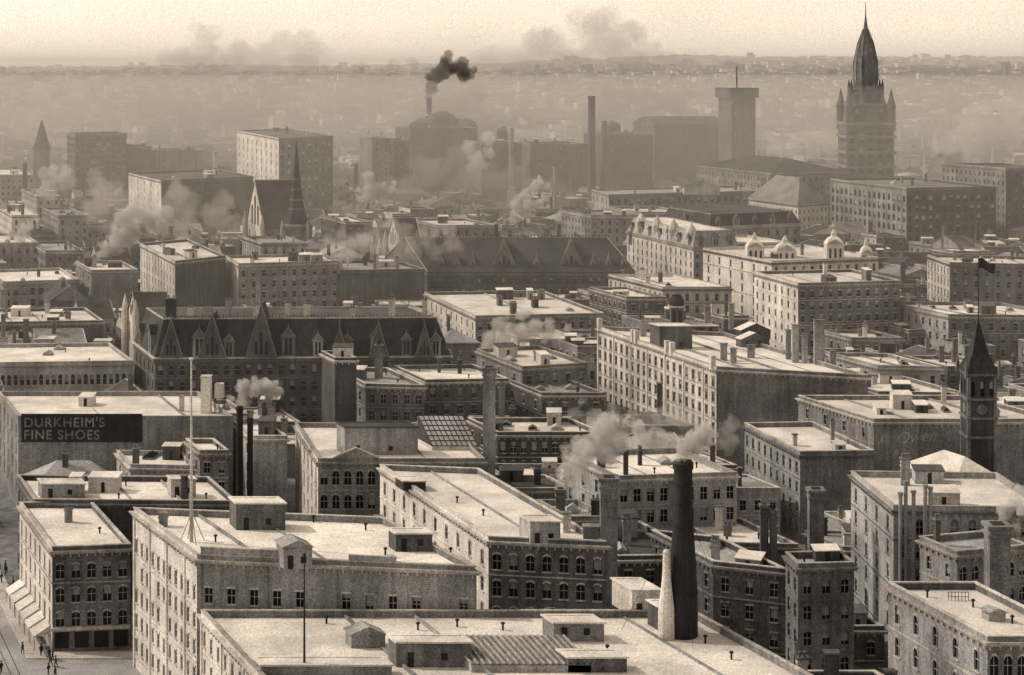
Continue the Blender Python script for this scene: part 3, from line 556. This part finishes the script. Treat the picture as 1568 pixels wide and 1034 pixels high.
# ================================================================ FILLER TOWN
def inside(p,poly):
    for i in range(len(poly)):
        a,b=poly[i],poly[(i+1)%len(poly)]; cr=(b.x-a.x)*(p.y-a.y)-(b.y-a.y)*(p.x-a.x)
        if cr<-1.2*(b-a).length: return False
    return True
def clash(c):
    q=[Vector((p.x,p.y)) for p in c]; pts=[]
    for i in range(5):
        for j in range(5): pts.append(q[0]+(q[1]-q[0])*i/4+(q[3]-q[0])*j/4)
    for h in HERO:
        if min(p.y for p in h)>max(p.y for p in q)+2 or max(p.y for p in h)<min(p.y for p in q)-2: continue
        if any(inside(p,h) for p in pts) or any(inside(p,q) for p in h): return True
    return False
t=215.0; row=0
while t<1180:
    dp=R.uniform(11,19); y0=t*E2.y; half=784*(y0+dp)/F+22; s=-half-20
    while s<half:
        w=R.uniform(8,23); xo=s; street=(int((s+2000)//95)!=int((s+w+2000)//95))
        if street: s+=11; continue
        h=R.choice([R.uniform(5,9),R.uniform(8,14)]) if y0<650 else R.uniform(7,17)
        a=Vector((xo,y0,h)); b=a+Vector((w-.4,0,0)); v=E2*(dp-.5); C=[a,b,b+v,a+v]
        instreet=(y0<276 and xo<-42) or (y0<345 and xo+w*.5<-80-(y0-276)*.25)
        if not instreet and not clash(C):
            k=R.random(); nm=R.choice(['brick_shop','brick_house','row_house','workshop','town_house'])
            if k<.66:
                S=bld(nm,None,None,None,h,R.choice(['brick','brick','stone','dark','dark','cream']),R.choice(['rcream','rcream','rgrey','rdark']),C=C,lit_side=R.choice(['cream','stone','brick']),clut=R.randint(2,6) if y0<800 else 1,hero=False,cor=R.random()<.5,fc=int(w/3) if R.random()<.7 else 0,lc=int(dp/3.6),rows=2,back=False,finish=False,arch=R.choice([0,0,1]),par=R.choice([.3,.9,1.4]))  # left walls drawn from a paler set, painting sunlight into them
                if R.random()<.3: q=C[0]+(C[2]-C[0])*R.uniform(.2,.8); stack(S,Vector((q.x,q.y,0)),UX,UY,R.uniform(1,2),R.uniform(1,1.6),h+R.uniform(4,9),R.choice(['brick','stone','dark']),0)
                S.done()
            else:
                S=bld(nm,None,None,None,h,R.choice(['brick','stone','cream']),'rgrey',C=C,par=0,cor=False,clut=0,hero=False,finish=False,lc=2,rows=2,back=False)
                if R.random()<.75: gableroof(S,C,h+.02,h+R.uniform(2.5,5),R.choice('xy'),R.choice(['slate','rgrey','rdark']),R.choice(['stone','cream']))
                else: hiproof(S,C,h+.3,h+R.uniform(3,5),R.choice(['slate','rgrey']))
                q=C[0]+(C[2]-C[0])*.4; stack(S,Vector((q.x,q.y,h)),UX,UY,1,.8,R.uniform(4,7),'brick',2); S.done()
        s+=w
    t+=dp; row+=1
    if row%3==0: t+=9
W=MB(); RF=MB(); TR=MB(); DK=MB()
def ground_z(x,y): 
    r=max(0,(y-2200)/10500); k=min(1,r); k=k**.85
    hh=86+ 12*math.sin(x*.0007+1)+6*math.sin(x*.0021)+ 62/(1+math.exp(-(x-500)/400)) + 5*math.sin(x*.006)+3*math.sin(x*.017)
    return k*hh+ (9*math.sin(y*.0021+x*.0006)*min(1,r*3)*(1-k) if r>0 else 0)
for i in range(7000):
    y=1190+ (R.random()**1.3)*9500; x=R.uniform(-.34,.34)*y; w=R.uniform(7,20)*(1+y/6000); l=R.uniform(8,18); h=R.uniform(4,10)*(1.0 if R.random()<.95 else 2.2)*(1+y/9000); z=ground_z(x,y)
    if y<1400 and clash([Vector((x,y,0)),Vector((x+w,y,0)),Vector((x+w,y+l,0)),Vector((x,y+l,0))]): continue
    m=W if R.random()<.4 else DK
    v=E2*l; u=Vector((w,0,0)); o=Vector((x,y,z-.5)); m.box(o,u,v,UP*h); 
    if R.random()<.6:
        tp=o+UP*h; rg=v*.5+UP*3.5; RF.face(tp,tp+u,tp+u+rg,tp+rg); RF.face(tp+v,tp+u+v,tp+u+rg,tp+rg)
    if R.random()<.08: W.lathe(o+u*.3+UP*h,[(1.2,0),(.9,R.uniform(8,22))],8)
e=bpy.data.objects.new('distant_town',None); COL.objects.link(e)
W.obj('light_walls','cream',e); DK.obj('dark_walls','dark',e); RF.obj('roofs','rdark',e)
bm=bmesh.new(); bmesh.ops.create_icosphere(bm,subdivisions=1,radius=1); IV=[v.co.copy() for v in bm.verts]; IFc=[tuple(v.index for v in f.verts) for f in bm.faces]; bm.free()
for i in range(11000):
    y=1000+ (R.random()**.85)*12000; x=R.uniform(-.34,.34)*y; z=ground_z(x,y); s=R.uniform(3,7)*(1+y/6000)
    if math.sin(x*.004+y*.0013)+math.sin(y*.0037-x*.0011)+R.uniform(-1,1)<-.3: continue
    if y<1400 and clash([Vector((x-s,y-s,0)),Vector((x+s,y-s,0)),Vector((x+s,y+s,0)),Vector((x-s,y+s,0))]): continue
    i0=len(TR.v)
    for v in IV:
        k=R.uniform(.6,1.3); TR.v.append((x+v.x*s*1.8*k,y+v.y*s*k,z+s*.3+v.z*s*.5*k))
    for f in IFc: TR.f.append(tuple(i0+a for a in f))
TR.obj('distant_trees','foliage',None)
G=MB(); nx=90; ys=[-200,0,150,400,800,1500,2200]+[2200+k*350 for k in range(1,34)]+[16000,22000,40000]
xs=[-1+2*i/nx for i in range(nx+1)]
for y in ys:
    hw=max(500,abs(y)*.6+300)
    for s in xs: 
        x=s*hw; zg=ground_z(x,y) if y<=14100 else ground_z(x,14000)-(y-14000)*.004
        G.v.append((x,y,zg))
for j in range(len(ys)-1):
    for i in range(nx): a=j*(nx+1)+i; G.f.append((a,a+1,a+nx+2,a+nx+1))
G.obj('ground','ground',None)
cL=P(80,838,17); bx=cL.x; by=cL.y
def off(o,s): return (bx-o+KX*s*1.0,by+s)
m=MB(); A=[off(14.5,-60),off(3.2,-60),off(3.2,120),off(14.5,120)]; m.face(*[Vector((p[0],p[1],.004)) for p in A]); 
m.face(*[Vector(p) for p in ((bx-40,by-16,.008),(bx+30,by-16,.008),(bx+30,by-3.4,.008),(bx-40,by-3.4,.008))]); m.obj('street','asphalt',None)
m=MB(); v=Vector((off(0,120)[0]-off(0,0)[0],120,0)); m.box(Vector((bx-3.2,by-3.2,0)),Vector((3.2,0,0)),v,UP*.14); m.box(Vector((bx,by-3.2,0)),Vector((14,0,0)),Vector((0,3.2,0)),UP*.14); m.box(Vector((bx-18,by,0)),Vector((3.4,0,0)),v,UP*.14); m.obj('pavement','pave',None)
m=MB()
for o_ in (7,8.4,10,11.4): m.box(Vector((off(o_,-60)[0],by-60,.012)),Vector((.12,0,0)),Vector((KX*180,180,0)),UP*.02)
m.obj('streetcar_track','iron',None)
def pedestrian_mesh(leg):
    me=bpy.data.meshes.new('pedestrian'); vs=[(0,0,.95),(0,0,1.2),(0,0,1.42),(0,0,1.56),(0,-.02,1.68),(-.1,0,.9),(-.11,-leg,.5),(-.11,-leg*.9,.05),(-.11,-leg-.14,.04),(.1,0,.9),(.11,leg,.5),(.11,leg*1.5,.05),(.11,leg*1.3-.14,.04),(-.2,0,1.4),(-.26,.1,1.12),(-.25,-.1,.88),(.2,0,1.4),(.26,-.1,1.12),(.25,-.2,.9)]
    es=[(0,1),(1,2),(2,3),(3,4),(0,5),(5,6),(6,7),(7,8),(0,9),(9,10),(10,11),(11,12),(2,13),(13,14),(14,15),(2,16),(16,17),(17,18)]
    me.from_pydata(vs,es,[]); o=bpy.data.objects.new('pedestrian',me); COL.objects.link(o); sk=o.modifiers.new('s','SKIN')
    rr=[.17,.16,.17,.06,.11,.13,.08,.05,.04,.13,.08,.05,.04,.08,.06,.045,.08,.06,.045]
    for i,r_ in enumerate(rr): me.skin_vertices[0].data[i].radius=(r_,r_); me.skin_vertices[0].data[i].use_root=(i==0)
    o.modifiers.new('d','SUBSURF').levels=1; dg=bpy.context.evaluated_depsgraph_get(); m2=bpy.data.meshes.new_from_object(o.evaluated_get(dg)); bpy.data.objects.remove(o)
    bm=bmesh.new(); bm.from_mesh(m2); 
    for r1,h_,z_ in ((.19,.03,1.76),(.11,.16,1.84)): bmesh.ops.create_cone(bm,cap_ends=True,segments=12,radius1=r1,radius2=r1*.95,depth=h_,matrix=Matrix.Translation((0,-.02,z_)))
    bm.to_mesh(m2); bm.free(); m2.materials.append(MATS['coat']); return m2
pm=[pedestrian_mesh(.12),pedestrian_mesh(.2)]
for i in range(30):
    s=R.uniform(-12,45); o_=R.choice([R.uniform(.6,2.8),R.uniform(.6,2.8),R.uniform(4,14)]); p=off(o_,s)
    o=bpy.data.objects.new('pedestrian',pm[i%2]); o.location=(p[0],p[1],.14 if (o_<3 and s>-3) else .03); o.rotation_euler=(0,0,R.uniform(0,6.3)); COL.objects.link(o)
# ================================================================ SMOKE + HAZE
def volmat(name,dens,col,g=0.0):
    m=bpy.data.materials.new(name); m.use_nodes=True; nt=m.node_tree; nt.nodes.clear(); o=nt.nodes.new('ShaderNodeOutputMaterial'); v=nt.nodes.new('ShaderNodeVolumePrincipled')
    v.inputs['Color'].default_value=(*col,1); v.inputs['Density'].default_value=dens; v.inputs['Anisotropy'].default_value=g; nt.links.new(v.outputs[0],o.inputs['Volume']); m.cycles.homogeneous_volume=True; return m
def plume(name,d,pts,dens,col,seed=0):
    rn=random.Random(seed); bm=bmesh.new(); P3=[(PD(x,y,d),r*d/F) for x,y,r in pts]; rm=sum(r for _,r in P3)/len(P3)
    for i in range(len(P3)-1):
        (a,ra),(b,rb)=P3[i],P3[i+1]; n=max(2,int((b-a).length/(min(ra,rb)*.7)))
        for k in range(n+1):
            t=k/n; r=ra+(rb-ra)*t; 
            for _ in range(4):
                q=a+(b-a)*t+Vector((rn.gauss(0,1),rn.gauss(0,1),rn.gauss(0,1)))*r*.5
                bmesh.ops.create_icosphere(bm,subdivisions=2,radius=r*rn.uniform(.3,.75),matrix=Matrix.Translation(q))
    me=bpy.data.meshes.new(name); bm.to_mesh(me); bm.free(); o=bpy.data.objects.new(name,me); COL.objects.link(o)
    rmsh=o.modifiers.new('r','REMESH'); rmsh.mode='VOXEL'; rmsh.voxel_size=rm*.12
    tx=bpy.data.textures.new('smoke_lumps','CLOUDS'); tx.noise_scale=rm*.5; tx.noise_depth=4; dm=o.modifiers.new('d','DISPLACE'); dm.texture=tx; dm.texture_coords='GLOBAL'; dm.strength=rm*1.0; dm.mid_level=.5
    me.materials.append(volmat(name,dens/rm,col))
WH=(1,.995,.98); GR=(.5,.48,.45); MG=(.85,.82,.78)
plume('steam_plume',700,[(145,398,7),(172,372,14),(205,350,20),(245,338,20)],1.0,WH,1)
plume('steam_plume',340,[(366,618,6),(378,598,14),(400,596,16),(425,604,12)],1.0,WH,2)
plume('steam_plume',470,[(745,525,12),(775,508,20),(810,505,20),(850,520,16)],.8,WH,3)
plume('steam_plume',305,[(858,745,8),(868,722,18),(890,700,24),(925,680,28),(985,665,24)],.8,WH,4)
plume('steam_plume',229,[(1042,704,9),(1048,685,14),(1065,672,18),(1095,668,15)],1.0,WH,5)
plume('steam_plume',900,[(552,302,8),(572,290,14),(595,286,10)],1.0,WH,6)
plume('steam_plume',800,[(790,338,8),(800,312,13),(824,283,12)],.9,WH,7)
plume('steam_plume',720,[(5,395,12),(25,375,16),(45,345,14)],.9,WH,8)
plume('steam_plume',245,[(1528,800,7),(1540,785,13),(1562,768,15)],.8,WH,20)
plume('steam_plume',1000,[(735,275,10),(728,250,16),(745,225,16)],.6,WH,21)
plume('steam_plume',1130,[(784,226,6),(790,210,12),(803,192,12)],.7,WH,22)
plume('steam_plume',860,[(62,300,8),(75,280,14),(92,258,14)],.5,WH,23)
plume('steam_plume',620,[(520,400,8),(535,382,14),(560,370,16)],.4,WH,30)
plume('dark_smoke',1250,[(657,152,6),(657,135,9),(668,115,12),(683,97,14),(712,110,15)],1.1,(.22,.21,.19),9)
plume('dark_smoke',1350,[(590,215,20),(650,190,26),(700,175,30),(760,190,26),(830,180,22)],.5,GR,10)
plume('dark_smoke',960,[(520,335,18),(600,300,28),(680,275,34),(760,285,30),(840,290,24)],.4,GR,11)
plume('dark_smoke',1400,[(880,190,14),(930,170,24),(1000,160,24),(1060,150,18)],.4,GR,24)
plume('dark_smoke',1500,[(230,170,24),(320,180,30),(400,165,26)],.5,GR,25)
plume('dark_smoke',2600,[(480,150,18),(560,135,26),(640,125,24),(720,140,20)],.4,GR,33)
plume('smoke_bank',3500,[(190,125,20),(240,108,24),(300,82,30),(380,92,26),(470,75,28),(490,95,16)],.22,GR,12)
plume('smoke_bank',3800,[(700,125,20),(760,100,26),(830,78,36),(920,60,40),(985,72,30),(1040,95,22)],.22,GR,13)
plume('smoke_bank',780,[(130,300,30),(200,330,36),(280,325,32),(350,345,24)],.45,MG,14)
plume('smoke_bank',1300,[(1440,225,18),(1500,205,30),(1570,180,34)],.5,WH,15)
plume('smoke_bank',392,[(890,640,16),(960,650,26),(1040,655,28),(1120,665,22)],.3,WH,26)
plume('smoke_bank',640,[(500,372,16),(600,372,24),(690,360,22)],.25,MG,27)
plume('smoke_bank',1150,[(1180,230,20),(1240,215,28),(1290,225,20)],.4,WH,28)
plume('smoke_bank',1600,[(20,190,24),(90,170,30),(160,175,24)],.4,MG,29)
def hazebox(y0,y1,x,z0,z1,dens,col=(.80,.785,.76)):
    m=MB(); m.box(Vector((-x,y0,z0)),Vector((2*x,0,0)),Vector((0,y1-y0,0)),UP*(z1-z0)); m.obj('haze',volmat('haze',dens,col),None)
hazebox(330,760,700,-3,84,.0004); hazebox(760.5,2200,2200,-3,84,.00085); hazebox(2200.5,16000,9500,-12,150,.00017,(.9,.885,.86))
# ================================================================ LIGHT / WORLD / CAMERA
el=math.radians(40); sd=Vector((-.968,.25,0)).normalized()*math.cos(el)+UP*math.sin(el)
w=bpy.data.worlds.new('World'); SC.world=w; w.use_nodes=True; nt=w.node_tree; bg=nt.nodes['Background']
sky=nt.nodes.new('ShaderNodeTexSky'); sky.sky_type='NISHITA'; sky.sun_disc=False; sky.sun_elevation=el; sky.sun_rotation=math.atan2(sd.x,sd.y)%(2*math.pi); sky.dust_density=4; sky.air_density=1
bw=nt.nodes.new('ShaderNodeRGBToBW'); nt.links.new(sky.outputs[0],bw.inputs[0])
tc=nt.nodes.new('ShaderNodeTexCoord')
def mrw(src,a,b_,lo,hi):
    mr=nt.nodes.new('ShaderNodeMapRange'); mr.inputs['From Min'].default_value=lo; mr.inputs['From Max'].default_value=hi; mr.inputs['To Min'].default_value=a; mr.inputs['To Max'].default_value=b_; nt.links.new(src,mr.inputs['Value']); return mr.outputs[0]
def sn(sc,det,a,b_,lo,hi):
    n1=nt.nodes.new('ShaderNodeTexNoise'); n1.inputs['Scale'].default_value=sc; n1.inputs['Detail'].default_value=det; nt.links.new(tc.outputs['Generated'],n1.inputs['Vector']); return mrw(n1.outputs['Fac'],a,b_,lo,hi)
ad=nt.nodes.new('ShaderNodeMath'); ad.operation='MULTIPLY_ADD'; nt.links.new(bw.outputs[0],ad.inputs[0]); ad.inputs[1].default_value=1.0; ad.inputs[2].default_value=3.7
def mulw(a,b_):
    mm=nt.nodes.new('ShaderNodeMath'); mm.operation='MULTIPLY'; nt.links.new(a,mm.inputs[0]); nt.links.new(b_,mm.inputs[1]); return mm.outputs[0]
sx=nt.nodes.new('ShaderNodeSeparateXYZ'); nt.links.new(tc.outputs['Generated'],sx.inputs[0])
f=mulw(ad.outputs[0],sn(9,5,.93,1.05,.3,.7)); f=mulw(f,sn(1500,1,.86,1.1,.35,.65)); f=mulw(f,mrw(sx.outputs[2],1.9,.85,.0,.35))
vm=nt.nodes.new('ShaderNodeVectorMath'); vm.operation='SCALE'; vm.inputs[0].default_value=(1,.845,.68); nt.links.new(f,vm.inputs['Scale']); nt.links.new(vm.outputs[0],bg.inputs['Color']); bg.inputs['Strength'].default_value=.12
l=bpy.data.lights.new('sun','SUN'); l.energy=2.7; l.angle=math.radians(.5); l.color=(1,.88,.74); lo=bpy.data.objects.new('sun',l); lo.rotation_euler=sd.to_track_quat('Z','Y').to_euler(); COL.objects.link(lo)
cam=bpy.data.cameras.new('camera'); co=bpy.data.objects.new('camera',cam); co.location=(0,0,H); co.rotation_euler=(math.pi/2,0,0); cam.sensor_width=36; cam.lens=36*F/1568; cam.shift_y=-(517-YH)/1568; cam.clip_start=1; cam.clip_end=60000; COL.objects.link(co); SC.camera=co
SC.view_settings.view_transform='Standard'; SC.view_settings.look='None'; SC.view_settings.exposure=0
print('objects',len(bpy.data.objects),'heroes',len(HERO))
